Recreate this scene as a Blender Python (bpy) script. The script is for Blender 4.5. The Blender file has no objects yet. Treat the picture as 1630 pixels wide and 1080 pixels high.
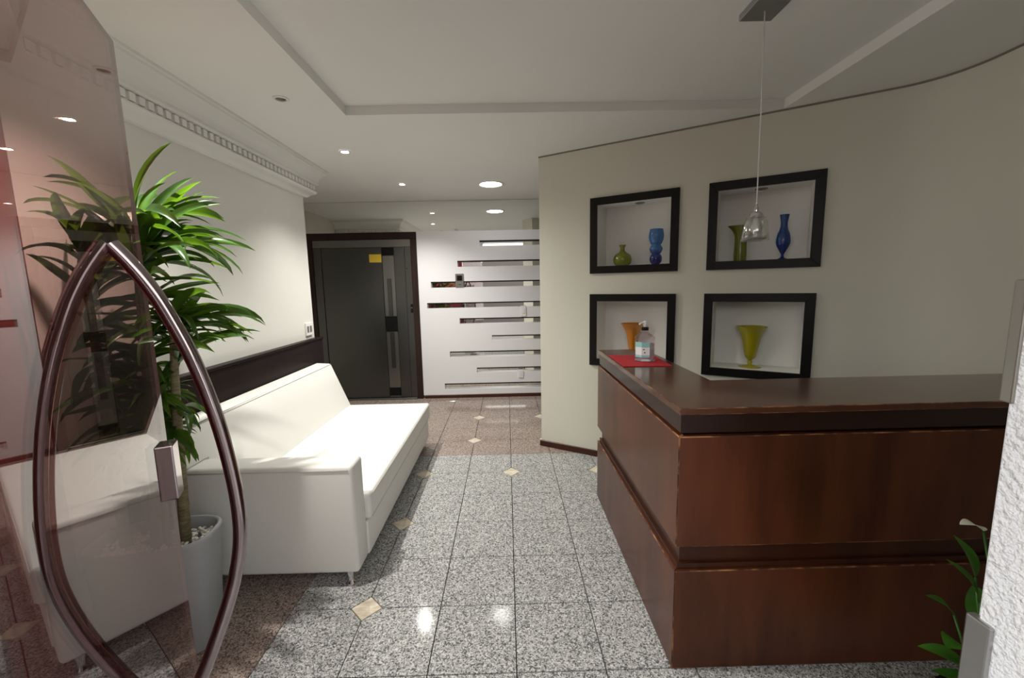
import bpy, bmesh, math, random
from mathutils import Vector, Matrix, noise
random.seed(7)
S = bpy.context.scene
COL = S.collection
R = math.radians

# ------------------------------------------------------------------ camera, light, exposure
FPX = 660.77
PITCH, YAW, ROLL = R(7.55), R(0.633), R(-1.156)
CAM = Vector((0, 0, 1.611))
fw = Vector((math.sin(YAW)*math.cos(PITCH), math.cos(YAW)*math.cos(PITCH), -math.sin(PITCH)))
rt0 = Vector((math.cos(YAW), -math.sin(YAW), 0)); up0 = rt0.cross(fw)
rt = rt0*math.cos(ROLL) + up0*math.sin(ROLL); up = -rt0*math.sin(ROLL) + up0*math.cos(ROLL)
cd = bpy.data.cameras.new('camera'); cam = bpy.data.objects.new('camera', cd); COL.objects.link(cam)
cd.sensor_fit = 'HORIZONTAL'; cd.sensor_width = 36; cd.lens = FPX/1630*36; cd.clip_start = .02
cam.matrix_world = Matrix(((rt.x, up.x, -fw.x, CAM.x), (rt.y, up.y, -fw.y, CAM.y), (rt.z, up.z, -fw.z, CAM.z), (0, 0, 0, 1)))
S.camera = cam
w = bpy.data.worlds.new('world'); S.world = w; w.use_nodes = True
w.node_tree.nodes['Background'].inputs[0].default_value = (1.0, .98, .95, 1)
w.node_tree.nodes['Background'].inputs[1].default_value = 1.75
S.view_settings.view_transform = 'Standard'; S.view_settings.look = 'None'
S.view_settings.gamma = 1; S.view_settings.use_curve_mapping = False
S.view_settings.exposure = 0.87

# ------------------------------------------------------------------ helpers
def tag(o, label=None, cat=None, group=None, kind=None):
    if label: o['label'] = label
    if cat: o['category'] = cat
    if group: o['group'] = group
    if kind: o['kind'] = kind
    return o
def empty(name, loc=(0, 0, 0), rz=0):
    o = bpy.data.objects.new(name, None); COL.objects.link(o); o.location = loc; o.rotation_euler.z = rz
    o.empty_display_size = .1
    return o
def link(name, me, mat, parent=None, loc=None):
    o = bpy.data.objects.new(name, me); COL.objects.link(o)
    if mat is not None:
        for m in (mat if isinstance(mat, (list, tuple)) else [mat]): me.materials.append(m)
    if parent: o.parent = parent
    if loc is not None: o.location = loc
    return o
def obj(name, bm, mat, parent=None, smooth=False, loc=None, angle=None):
    me = bpy.data.meshes.new(name)
    bmesh.ops.recalc_face_normals(bm, faces=bm.faces)
    if smooth:
        for f in bm.faces: f.smooth = True
    if angle is not None:
        for e in bm.edges:
            if len(e.link_faces) == 2 and e.calc_face_angle(0) > angle: e.smooth = False
    bm.to_mesh(me); bm.free()
    return link(name, me, mat, parent, loc)
def box(bm, x0, x1, y0, y1, z0, z1, bev=0, seg=2):
    r = bmesh.ops.create_cube(bm, size=1)
    vs = r['verts']
    for v in vs:
        v.co = Vector((x0 if v.co.x < 0 else x1, y0 if v.co.y < 0 else y1, z0 if v.co.z < 0 else z1))
    if bev:
        es = list({e for v in vs for e in v.link_edges})
        bmesh.ops.bevel(bm, geom=es, offset=bev, segments=seg, profile=.5, affect='EDGES')
    return bm
def bx(*a, **k): return box(bmesh.new(), *a, **k)
def prism(bm, poly, z0, z1, bev=0, seg=2, matidx=None):
    lo = [bm.verts.new((x, y, z0)) for x, y in poly]; hi = [bm.verts.new((x, y, z1)) for x, y in poly]
    fs = [bm.faces.new(lo[::-1]), bm.faces.new(hi)]
    n = len(poly)
    for i in range(n): fs.append(bm.faces.new((lo[i], lo[(i+1) % n], hi[(i+1) % n], hi[i])))
    bmesh.ops.recalc_face_normals(bm, faces=fs)
    if bev:
        es = list({e for f in fs for e in f.edges})
        r = bmesh.ops.bevel(bm, geom=es, offset=bev, segments=seg, profile=.5, affect='EDGES')
        if matidx is not None:
            for f in r['faces']: f.material_index = matidx
    return bm
def lathe(bm, prof, seg=32, cx=0, cy=0, sx=1, sy=1):
    rings = []
    for r, z in prof:
        if r < 1e-5: rings.append([bm.verts.new((cx, cy, z))])
        else: rings.append([bm.verts.new((cx+sx*r*math.cos(2*math.pi*i/seg), cy+sy*r*math.sin(2*math.pi*i/seg), z)) for i in range(seg)])
    for a, b in zip(rings, rings[1:]):
        if len(a) == 1 and len(b) == 1: continue
        for i in range(seg):
            j = (i+1) % seg
            if len(a) == 1: bm.faces.new((a[0], b[j], b[i]))
            elif len(b) == 1: bm.faces.new((a[i], a[j], b[0]))
            else: bm.faces.new((a[i], a[j], b[j], b[i]))
    return bm
def tube(bm, pts, rad, seg=12, cap=True):
    pts = [Vector(p) for p in pts]; n = len(pts)
    rads = rad if isinstance(rad, (list, tuple)) else [rad]*n
    T = [(pts[min(i+1, n-1)]-pts[max(i-1, 0)]).normalized() for i in range(n)]
    u = T[0].orthogonal().normalized(); rings = []
    for i in range(n):
        u = (u - T[i]*u.dot(T[i])).normalized(); v = T[i].cross(u)
        rings.append([bm.verts.new(pts[i]+(u*math.cos(2*math.pi*k/seg)+v*math.sin(2*math.pi*k/seg))*rads[i]) for k in range(seg)])
    for a, b in zip(rings, rings[1:]):
        for k in range(seg): bm.faces.new((a[k], a[(k+1) % seg], b[(k+1) % seg], b[k]))
    if cap: bm.faces.new(rings[0][::-1]); bm.faces.new(rings[-1])
    return bm
def spline(pts, n):
    out = []; m = len(pts)
    P = [Vector(p) for p in pts]
    for k in range(n+1):
        t = k/n*(m-1); i = min(int(t), m-2); t -= i
        a, b, c, d = P[max(i-1, 0)], P[i], P[i+1], P[min(i+2, m-1)]
        out.append(.5*((2*b)+(c-a)*t+(2*a-5*b+4*c-d)*t*t+(3*b-a-3*c+d)*t**3))
    return out

# ------------------------------------------------------------------ materials
def mat(name, base=(.8, .8, .8), rough=.5, metal=0, coat=0, spec=.5, **kw):
    m = bpy.data.materials.new(name); m.use_nodes = True
    b = m.node_tree.nodes['Principled BSDF']
    b.inputs['Base Color'].default_value = (*base, 1); b.inputs['Roughness'].default_value = rough
    b.inputs['Metallic'].default_value = metal; b.inputs['Coat Weight'].default_value = coat
    b.inputs['Specular IOR Level'].default_value = spec
    for k, v in kw.items(): b.inputs[k.replace('_', ' ')].default_value = v
    return m
def nodes(m): return m.node_tree.nodes, m.node_tree.links, m.node_tree.nodes['Principled BSDF']
def ramp(N, stops, interp='LINEAR'):
    r = N.new('ShaderNodeValToRGB'); e = r.color_ramp.elements; r.color_ramp.interpolation = interp
    while len(e) < len(stops): e.new(.5)
    for s, (p, c) in zip(e, stops): s.position = p; s.color = (*c, 1)
    return r
def pos_noise(m, scale, detail=4, vec=(1, 1, 1), rough=.55):
    N, L, b = nodes(m)
    g = N.new('ShaderNodeNewGeometry'); mp = N.new('ShaderNodeMapping'); mp.inputs['Scale'].default_value = vec
    L.new(g.outputs['Position'], mp.inputs['Vector'])
    t = N.new('ShaderNodeTexNoise'); t.inputs['Scale'].default_value = scale; t.inputs['Detail'].default_value = detail; t.inputs['Roughness'].default_value = rough
    L.new(mp.outputs[0], t.inputs['Vector'])
    return t
def add_bump(m, scale, strength, dist=.002, detail=3):
    N, L, b = nodes(m)
    t = pos_noise(m, scale, detail); bp = N.new('ShaderNodeBump'); bp.inputs['Strength'].default_value = strength; bp.inputs['Distance'].default_value = dist
    L.new(t.outputs['Fac'], bp.inputs['Height']); L.new(bp.outputs[0], b.inputs['Normal'])
    return m
def tint_noise(m, c0, c1, scale, detail=4, vec=(1, 1, 1), lo=.3, hi=.7):
    N, L, b = nodes(m); t = pos_noise(m, scale, detail, vec); r = ramp(N, [(lo, c0), (hi, c1)])
    L.new(t.outputs['Fac'], r.inputs[0]); L.new(r.outputs[0], b.inputs['Base Color']); return m
def paint(name, c, rough=.6):
    m = mat(name, c, rough); tint_noise(m, tuple(x*.97 for x in c), c, 1.3); add_bump(m, 180, .08, .001); return m
def granite(name, cols, rough=.09):
    # crystals of three sizes: cells keyed by colour, fine dark mica flecks on top
    m = mat(name, cols[1], rough, spec=.16); N, L, b = nodes(m)
    g = N.new('ShaderNodeNewGeometry')
    wob = N.new('ShaderNodeTexNoise'); wob.inputs['Scale'].default_value = 60; L.new(g.outputs['Position'], wob.inputs['Vector'])
    mx = N.new('ShaderNodeMixRGB'); mx.inputs[0].default_value = .012; L.new(g.outputs['Position'], mx.inputs[1]); L.new(wob.outputs['Color'], mx.inputs[2])
    v = N.new('ShaderNodeTexVoronoi'); v.inputs['Scale'].default_value = 175; L.new(mx.outputs[0], v.inputs['Vector'])
    sep = N.new('ShaderNodeSeparateColor'); L.new(v.outputs['Color'], sep.inputs[0])
    r = ramp(N, [(0, cols[0]), (.20, cols[0]), (.30, cols[1]), (.62, cols[2]), (1, cols[3])]); L.new(sep.outputs[0], r.inputs[0])
    v2 = N.new('ShaderNodeTexVoronoi'); v2.inputs['Scale'].default_value = 330; L.new(mx.outputs[0], v2.inputs['Vector'])
    sep2 = N.new('ShaderNodeSeparateColor'); L.new(v2.outputs['Color'], sep2.inputs[0])
    r2 = ramp(N, [(0, (.38, .38, .38)), (.10, (.45, .45, .45)), (.16, (1, 1, 1))]); L.new(sep2.outputs[1], r2.inputs[0])
    mul = N.new('ShaderNodeMixRGB'); mul.blend_type = 'MULTIPLY'; mul.inputs[0].default_value = 1
    L.new(r.outputs[0], mul.inputs[1]); L.new(r2.outputs[0], mul.inputs[2]); L.new(mul.outputs[0], b.inputs['Base Color'])
    return m
def wood(name, c0, c1, rough, vec, coat=0, scale=3, spec=.3):
    m = mat(name, c0, rough, coat=coat, spec=spec); m.node_tree.nodes['Principled BSDF'].inputs['Coat Roughness'].default_value = .12
    N, L, b = nodes(m)
    big = pos_noise(m, 1.1, 2); t = pos_noise(m, scale, 6, vec, .6)
    ad = N.new('ShaderNodeMath'); ad.operation = 'ADD'; h = N.new('ShaderNodeMath'); h.operation = 'MULTIPLY'; h.inputs[1].default_value = .5
    L.new(t.outputs['Fac'], ad.inputs[0]); L.new(big.outputs['Fac'], ad.inputs[1]); L.new(ad.outputs[0], h.inputs[0])
    r = ramp(N, [(.36, c0), (.64, c1)]); L.new(h.outputs[0], r.inputs[0]); L.new(r.outputs[0], b.inputs['Base Color'])
    return m
def emit(name, c, s):
    m = mat(name, c, .4); b = m.node_tree.nodes['Principled BSDF']; b.inputs['Emission Color'].default_value = (*c, 1); b.inputs['Emission Strength'].default_value = s; return m
def glass_sheet(name, tint, f0=.08, power=3.5, edge=None, rough=0.0):
    m = bpy.data.materials.new(name); m.use_nodes = True; N, L = m.node_tree.nodes, m.node_tree.links
    N.remove(N['Principled BSDF']); out = N['Material Output']
    g = N.new('ShaderNodeNewGeometry'); d = N.new('ShaderNodeVectorMath'); d.operation = 'DOT_PRODUCT'
    L.new(g.outputs['Normal'], d.inputs[0]); L.new(g.outputs['Incoming'], d.inputs[1])
    def mth(op, a, bb=None):
        n = N.new('ShaderNodeMath'); n.operation = op; n.use_clamp = op in ('SUBTRACT', 'ADD')
        for i, x in enumerate((a, bb)):
            if x is None: continue
            if isinstance(x, (int, float)): n.inputs[i].default_value = x
            else: L.new(x, n.inputs[i])
        return n.outputs[0]
    ab = mth('ABSOLUTE', d.outputs['Value']); fac = mth('ADD', mth('MULTIPLY', mth('POWER', mth('SUBTRACT', 1.0, ab), power), 1-f0), f0)
    tr = N.new('ShaderNodeBsdfTransparent'); tr.inputs[0].default_value = (*tint, 1)
    gl = N.new('ShaderNodeBsdfGlossy'); gl.inputs['Color'].default_value = (1, 1, 1, 1); gl.inputs['Roughness'].default_value = rough
    mx = N.new('ShaderNodeMixShader'); L.new(fac, mx.inputs[0]); L.new(tr.outputs[0], mx.inputs[1]); L.new(gl.outputs[0], mx.inputs[2]); L.new(mx.outputs[0], out.inputs[0])
    return m

M = {}
M['cream'] = paint('cream_paint', (.70, .685, .59))
M['white_wall'] = paint('offwhite_paint', (.74, .74, .69))
M['ceil'] = paint('ceiling_paint', (.86, .865, .84))
M['plaster'] = paint('plaster_moulding', (.80, .80, .77), .45)
M['red_wall'] = paint('burgundy_wall', (.20, .034, .038), .55)
M['outer_wall'] = paint('outer_wall_paint', (.10, .085, .08), .8)
M['niche'] = paint('niche_paint', (.86, .86, .82), .6)
M['granite_grey'] = granite('grey_granite', [(.12, .122, .12), (.30, .304, .297), (.40, .405, .395), (.64, .64, .62)])
M['granite_brown'] = granite('brown_granite', [(.14, .10, .08), (.27, .21, .18), (.35, .285, .25), (.45, .39, .35)])
M['grout'] = mat('grout', (.035, .035, .03), .8)
M['inlay'] = tint_noise(mat('inlay_marble', (.6, .55, .45), .12), (.48, .40, .29), (.78, .72, .60), 14, vec=(1, 2.5, 1))
M['porch'] = tint_noise(mat('porch_floor', (.2, .18, .17), .5), (.16, .14, .13), (.24, .22, .2), 6)
M['wenge'] = wood('dark_wenge', (.010, .006, .006), (.022, .012, .011), .34, (1, .6, 9), spec=.06)
M['wenge_v'] = wood('dark_wenge_upright', (.016, .008, .007), (.034, .017, .013), .35, (9, 9, .6))
M['base_wood'] = wood('skirting_wood', (.045, .014, .008), (.075, .024, .013), .35, (1, 1, 6))
M['counter'] = wood('counter_mahogany', (.034, .0090, .0040), (.125, .036, .0130), .33, (2.2, 2.2, .35), coat=.12)
M['counter_top'] = wood('counter_top_mahogany', (.060, .020, .0095), (.115, .041, .019), .20, (.5, 3, 3), coat=.5)
M['counter_dark'] = wood('counter_groove_wood', (.014, .0045, .003), (.028, .009, .005), .35, (.6, 3, 3), coat=.3)
M['counter_shade'] = wood('counter_shaded_mahogany', (.020, .006, .003), (.060, .017, .007), .35, (2.2, 2.2, .35), coat=.1)  # counter mahogany darkened: groove shade is put into the colour
M['worn'] = tint_noise(mat('worn_edge', (.2, .08, .03), .4), (.06, .017, .008), (.42, .20, .085), 16, 3, lo=.44, hi=.70)
M['black'] = mat('black_lacquer', (.005, .0045, .0045), .4, spec=.25)
M['leather'] = add_bump(mat('white_leather', (.75, .75, .71), .42, spec=.4), 320, .10, .0008)
M['piping'] = mat('seam_piping', (.55, .55, .50), .5)
M['chrome'] = mat('chrome', (.62, .60, .60), .08, 1)
M['handle'] = mat('polished_handle_steel', (.36, .30, .31), .10, 1)
M['steel'] = mat('brushed_steel', (.14, .14, .134), .30, 1)
N, L, b = nodes(M['steel']); t = pos_noise(M['steel'], 6, 3, (140, 1, .6)); rr = N.new('ShaderNodeMapRange'); rr.inputs['To Min'].default_value = .22; rr.inputs['To Max'].default_value = .42
L.new(t.outputs['Fac'], rr.inputs[0]); L.new(rr.outputs[0], b.inputs['Roughness'])
M['steel_light'] = mat('brushed_steel_trim', (.28, .28, .265), .32, 1)
M['steel_plate'] = mat('satin_steel_plate', (.42, .42, .42), .35, 1)
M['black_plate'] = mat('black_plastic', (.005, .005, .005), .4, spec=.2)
M['yellow'] = mat('yellow_sticker', (.60, .42, .03), .5)
M['mirror'] = mat('mirror', (.86, .88, .86), .012, 1)
M['panel_white'] = mat('white_lacquer', (.82, .82, .84), .25)
M['plastic_white'] = mat('white_plastic', (.82, .82, .80), .35)
M['grey_metal'] = mat('grey_metal', (.30, .29, .26), .35, .8)
M['pot'] = add_bump(tint_noise(mat('grey_planter', (.33, .35, .36), .55), (.30, .32, .33), (.37, .39, .40), 3), 120, .1)
M['soil'] = mat('dark_soil', (.03, .02, .015), .9)
M['pebble'] = tint_noise(mat('white_pebble', (.8, .78, .72), .5), (.62, .60, .53), (.88, .87, .82), 40)
M['cane'] = tint_noise(mat('cane_bark', (.2, .17, .09), .7), (.12, .10, .05), (.30, .26, .15), 30, vec=(1, 1, 4))
def leafmat(name, c0, c1, tr=.35):
    m = tint_noise(mat(name, c0, .32), c0, c1, 9, 2, vec=(1, 1, 1)); N, L, b = nodes(m); out = N['Material Output']
    t = N.new('ShaderNodeBsdfTranslucent'); t.inputs[0].default_value = (c1[0]*2.6, c1[1]*2.2, c1[2]*.8, 1)
    mx = N.new('ShaderNodeMixShader'); mx.inputs[0].default_value = tr
    L.new(b.outputs[0], mx.inputs[1]); L.new(t.outputs[0], mx.inputs[2]); L.new(mx.outputs[0], out.inputs[0]); return m
M['leaf'] = leafmat('dracaena_leaf', (.016, .046, .010), (.052, .125, .016), .30)
M['lily_leaf'] = leafmat('peace_lily_leaf', (.02, .08, .012), (.06, .20, .02), .3)
M['spathe'] = mat('peace_lily_flower', (.80, .80, .66), .5)
M['gap'] = mat('shadow_joint', (.22, .21, .18), .8)
M['stucco'] = add_bump(mat('white_stucco', (.80, .82, .86), .85), 70, 1.0, .012, 2)
M['fabric_red'] = add_bump(mat('red_cloth', (.42, .012, .022), .8), 500, .3, .001)
def vaseglass(name, c, bottom=None, z0=0, z1=1):
    m = mat(name, c, .22, coat=.3); b = m.node_tree.nodes['Principled BSDF']; b.inputs['Transmission Weight'].default_value = .18
    if bottom:
        N, L, b = nodes(m); tc = N.new('ShaderNodeTexCoord'); sx = N.new('ShaderNodeSeparateXYZ'); L.new(tc.outputs['Object'], sx.inputs[0])
        mr = N.new('ShaderNodeMapRange'); mr.inputs['From Min'].default_value = z0; mr.inputs['From Max'].default_value = z1; L.new(sx.outputs['Z'], mr.inputs[0])
        r = ramp(N, [(0, bottom), (1, c)]); L.new(mr.outputs[0], r.inputs[0]); L.new(r.outputs[0], b.inputs['Base Color'])
    return m
M['v_green'] = vaseglass('olive_green_glass', (.20, .24, .012))
M['v_green2'] = vaseglass('deep_olive_glass', (.15, .19, .008))
M['v_blue'] = vaseglass('blue_ombre_glass', (.06, .19, .46), (.004, .008, .17), .06, .15)
M['v_blue2'] = vaseglass('cobalt_glass', (.008, .06, .27), (.004, .012, .20), .05, .16)
M['v_orange'] = vaseglass('amber_glass', (.60, .21, .008))
M['v_yellow'] = vaseglass('yellow_green_glass', (.48, .42, .012))
M['clear'] = glass_sheet('clear_plastic', (.93, .90, .93), .06, 3)
M['gel'] = mat('clear_gel', (.70, .66, .70), .15, Transmission_Weight=.75, IOR=1.15)
M['label_white'] = mat('label_paper', (.80, .84, .84), .5)
M['label_teal'] = mat('label_teal', (.30, .62, .60), .5)
M['ink'] = mat('label_ink', (.03, .04, .04), .5)
M['frost'] = glass_sheet('pendant_glass', (.90, .91, .90), .16, 2.2, rough=.12)
M['cord'] = mat('pendant_cord', (.62, .62, .60), .5)
M['lamp_on'] = emit('lamp_glow', (1, .95, .86), 60)
M['lamp_led'] = emit('led_diffuser', (1, .98, .95), 18)
M['lamp_off'] = mat('lamp_off_glass', (.10, .10, .09), .2)
M['door_glass'] = glass_sheet('bronze_glass', (.68, .53, .51), .05, 4.0)
M['glass_edge'] = mat('polished_glass_edge', (.42, .40, .38), .25)

# ------------------------------------------------------------------ the setting
ZC = 2.763; ZT = 2.823; YB = 5.89; XW = -1.95; YE = 4.19; YJ = 1.74
HX, HY = -.69, .35
T = .375; GX, GY = .009, 3.412                      # tile grid
# floor: dark bed + tiles
fl = tag(obj('floor', bx(-3.1, 3.1, -.1, 6.0, -.14, -.012), M['grout']), 'polished granite tile floor, grey field with brown granite border', 'floor', kind='structure')
DI = .078
dia = set()
for j in (0, -2, -4, -6): dia.add((-2, j))
for i in (0, 2, 4): dia.add((i, 0))
for i in range(-7, 7, 2):
    for j in (2, 4): dia.add((i, j))
tile_cache = {}
def tile_mesh(corners, brown):
    key = (corners, brown)
    if key in tile_cache: return tile_cache[key]
    g = .0022; h = T/2 - g; c = DI
    pts = []
    for k, (sx, sy) in enumerate(((-1, -1), (1, -1), (1, 1), (-1, 1))):
        if corners[k]:
            a = (sx*h, sy*(h-c)); b2 = (sx*(h-c), sy*h)
            pts += [a, b2] if sx*sy < 0 else [b2, a]
            if k in (0, 2): pts[-2:] = [a, b2][::1]
            if k in (1, 3): pts[-2:] = [b2, a]
        else: pts.append((sx*h, sy*h))
    bm = prism(bmesh.new(), pts, -.018, 0, .0012, 1)
    me = bpy.data.meshes.new('floor_tile'); bmesh.ops.recalc_face_normals(bm, faces=bm.faces); bm.to_mesh(me); bm.free()
    me.materials.append(M['granite_brown' if brown else 'granite_grey']); tile_cache[key] = me
    return me
for i in range(-8, 8):
    for j in range(-9, 7):
        cx = GX + (i+.5)*T; cy = GY + (j+.5)*T
        if cy < .0 or cy > 5.9 or cx > 2.75: continue
        if cx < -2.0 and cy < 4.2: continue
        if cy < 1.6 and cx < -1.5: continue
        brown = (j >= 1) or (i < -3)
        cor = tuple((i+a, j+b2) in dia for a, b2 in ((0, 0), (1, 0), (1, 1), (0, 1)))
        o = link('floor_tile', tile_mesh(cor, brown), None, fl, (cx, cy, 0))
me_d = None
for (i, j) in sorted(dia):
    x, y = GX+i*T, GY+j*T
    if y < 0 or y > 5.8 or x > 2.6: continue
    if x < -2.0 and y < 4.2: continue
    if me_d is None:
        bm = prism(bmesh.new(), [(DI-.002, 0), (0, DI-.002), (-DI+.002, 0), (0, -DI+.002)], -.018, .0, .0012, 1)
        o = obj('diamond_inlay', bm, M['inlay'], fl, loc=(x, y, 0)); me_d = o.data
    else: link('diamond_inlay', me_d, None, fl, (x, y, 0))
tag(obj('floor_porch', bx(-6, 6, -6, -.102, -.14, -.012), M['porch']), 'plain dark floor outside the entrance', 'floor', kind='structure')

tag(obj('wall_porch', bx(-6, 6, -6.2, -6, -.14, 3.2), M['outer_wall']), 'dark wall across the porch outside', 'wall', kind='structure')
# ceiling with shallow raised tray
tx0, tx1, ty0, ty1 = -1.058, 1.92, .62, 2.99
bm = bmesh.new()
box(bm, -3.1, tx0, -.3, 6.0, ZC, 2.95); box(bm, tx1, 3.1, -.3, 6.0, ZC, 2.95)
box(bm, tx0, tx1, -.3, ty0, ZC, 2.95); box(bm, tx0, tx1, ty1, 6.0, ZC, 2.95); box(bm, tx0, tx1, ty0, ty1, ZT, 2.95)
tag(obj('ceiling', bm, M['ceil']), 'white ceiling with a shallow raised rectangular tray', 'ceiling', kind='structure')

# walls
tag(obj('wall_left', bx(-3.1, XW, YJ, YE, -.012, ZC), M['white_wall']), 'off-white wall behind the sofa', 'wall', kind='structure')
jl = math.hypot(XW-HX, YJ-HY)
wfl = obj('wall_front_left', bx(0, jl+.2, 0, .15, -.012, ZC), M['red_wall']); wfl.location = (HX, HY, 0); wfl.rotation_euler.z = math.atan2(YJ-HY, XW-HX)
tag(wfl, 'burgundy angled wall behind the glass door', 'wall', kind='structure')
tag(obj('wall_back', bx(-3.1, 3.1, YB+.012, 6.0, -.012, ZC), M['cream']), 'back wall of the lift lobby', 'wall', kind='structure')
tag(obj('wall_lobby_left', bx(-3.1, -2.98, YE, YB+.012, -.012, ZC), M['cream']), 'side wall of the lift lobby behind the sofa wall', 'wall', kind='structure')
tag(obj('wall_lobby_right', bx(2.98, 3.1, 2.2, YB+.012, -.012, ZC), M['cream']), 'side wall of the lift lobby behind the niche wall', 'wall', kind='structure')
# right wall with four niches
WA = Vector((.321, 3.99, 0)); WD = Vector((.852, -.523, 0)).normalized(); WN = Vector((.523, .852, 0)).normalized()
WL = 2.47
def wp(u, dep, z): return WA + WD*u + WN*dep + Vector((0, 0, z))
FR = [(.505, 1.235, 1.687, 2.330), (1.443, 2.155, 1.687, 2.330), (.505, 1.228, .868, 1.507), (1.437, 2.145, .868, 1.507)]
FW = .062
us = sorted({0, WL, .565, 1.175, 1.503, 2.093}); zs = sorted({-.012, .930, 1.448, 1.747, 2.271, ZC})
bm = bmesh.new()
holes = {(a, b2, c, d) for (a, b2) in ((.565, 1.175), (1.503, 2.093)) for (c, d) in ((.930, 1.448), (1.747, 2.271))}
ND = .245
def wq(*p): bm.faces.new([bm.verts.new(wp(*q)) for q in p])
for a, b2 in zip(us, us[1:]):
    for c, d in zip(zs, zs[1:]):
        if (a, b2, c, d) in holes: continue
        wq((a, 0, c), (b2, 0, c), (b2, 0, d), (a, 0, d))
wq((0, 0, -.012), (0, .30, -.012), (0, .30, ZC), (0, 0, ZC)); wq((0, .30, -.012), (WL, .30, -.012), (WL, .30, ZC), (0, .30, ZC))
wq((WL, 0, -.012), (WL, .30, -.012), (WL, .30, ZC), (WL, 0, ZC))
wq((0, 0, ZC), (WL, 0, ZC), (WL, .3, ZC), (0, .3, ZC)); wq((0, 0, -.012), (WL, 0, -.012), (WL, .3, -.012), (0, .3, -.012))
wrn = len(bm.faces)
for a, b2, c, d in holes:
    wq((a, ND, c), (b2, ND, c), (b2, ND, d), (a, ND, d)); wq((a, 0, c), (a, ND, c), (a, ND, d), (a, 0, d)); wq((b2, 0, c), (b2, ND, c), (b2, ND, d), (b2, 0, d))
    wq((a, 0, c), (b2, 0, c), (b2, ND, c), (a, ND, c)); wq((a, 0, d), (b2, 0, d), (b2, ND, d), (a, ND, d))
bm.faces.ensure_lookup_table()
for f in list(bm.faces)[wrn:]: f.material_index = 1
bmesh.ops.remove_doubles(bm, verts=bm.verts, dist=.0005)
tag(obj('wall_right', bm, [M['cream'], M['niche']]), 'cream angled wall with four square display niches', 'wall', kind='structure')
e = wp(WL, 0, 0)
kk = wp(2.72, 0, 0); kk = WA + WD*((2.635-WA.x)/WD.x); t0 = wp(WL, 0, 0); tl = (kk-t0).length; t1 = kk - Vector((0, tl, 0))
arc = [tuple((t0*(1-q)**2 + kk*2*q*(1-q) + t1*q*q))[:2] for q in [i_/12 for i_ in range(13)]]
tag(obj('wall_right_front', prism(bmesh.new(), arc + [(2.635, .15), (2.98, .15), (2.98, 2.9), tuple(wp(WL, .30, 0))[:2]], -.012, ZC), M['cream'], smooth=True, angle=R(30)), 'cream side wall at the end of the reception counter', 'wall', kind='structure')
bm = bx(1.32, 2.635, .15, .35, -.012, ZC); box(bm, 1.02, 1.32, .15, .35, 1.61, ZC)  # unseen upper box over the pillar, added to darken the counter's right end
tag(obj('wall_front_right', bm, M['cream']), 'front wall beside the entrance, with an unseen light-blocking piece added above the pillar', 'wall', kind='structure')
# skirting boards
def skirt(name, a, b2, nrm, h, th, m, label):
    a, b2, nrm = Vector(a), Vector(b2), Vector(nrm)
    bm = prism(bmesh.new(), [tuple(q)[:2] for q in (a, b2, b2+nrm*th, a+nrm*th)], .0, h, .003, 1)
    return tag(obj(name, bm, m), label, 'skirting board', kind='structure')
skirt('baseboard_right', wp(-.012, 0, 0), wp(WL, 0, 0), -WN, .058, .016, M['base_wood'], 'reddish brown wooden skirting under the cream niche wall')
skirt('baseboard_back', (-1.20, YB-.052, 0), (2.9, YB-.052, 0), (0, -1, 0), .046, .012, M['base_wood'], 'dark brown skirting under the white slotted panel')
bm = bmesh.new()
ap = [wp(0, 0, 0)] + [Vector((*q, 0)) for q in arc] + [Vector((2.635, .36, 0))]
for a_, b_ in zip(ap, ap[1:]):
    d_ = (b_-a_).normalized(); n_ = Vector((d_.y, -d_.x, 0))
    prism(bm, [tuple(q)[:2] for q in (a_, b_, b_+n_*.004, a_+n_*.004)], ZC-.012, ZC)
tag(obj('trim_3', bm, M['gap']), 'thin dark joint between the cream niche wall and the ceiling', 'joint', kind='structure')
# crown moulding with dentils
PROF = [(p_*.96, z_*.97) for p_, z_ in [(.195, 0), (.195, -.016), (.186, -.022), (.183, -.036), (.170, -.046), (.150, -.060), (.132, -.080), (.120, -.104), (.113, -.130), (.118, -.140), (.118, -.152), (.108, -.158), (.080, -.160), (.080, -.212), (.098, -.216), (.102, -.226), (.098, -.238), (.082, -.250), (.060, -.258), (.040, -.276), (.030, -.284), (.0, -.286)]]
PATH = [Vector((HX, HY, 0)), Vector((XW, YJ, 0)), Vector((XW, YE, 0)), Vector((-2.98, YE, 0))]
NRM = []
for a, b2 in zip(PATH, PATH[1:]):
    d = (b2-a).normalized(); NRM.append(Vector((d.y, -d.x, 0)))
def crown_pt(k, p, z):
    if k == 0: o = PATH[0]+NRM[0]*p
    elif k == 3: o = PATH[3]+NRM[2]*p
    else:
        n1, n2 = NRM[k-1], NRM[k]; o = PATH[k] + (n1+n2)*(p/(1+n1.dot(n2)))
    return o + Vector((0, 0, ZC+z))
bm = bmesh.new(); rows = [[bm.verts.new(crown_pt(k, p, z)) for p, z in PROF] for k in range(4)]
for a, b2 in zip(rows, rows[1:]):
    for k in range(len(PROF)-1): bm.faces.new((a[k], b2[k], b2[k+1], a[k+1]))
crown = tag(obj('trim_1', bm, M['plaster'], smooth=True, angle=R(35)), 'white plaster crown moulding with a row of dentils', 'moulding', kind='structure')
me_t = None
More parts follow.
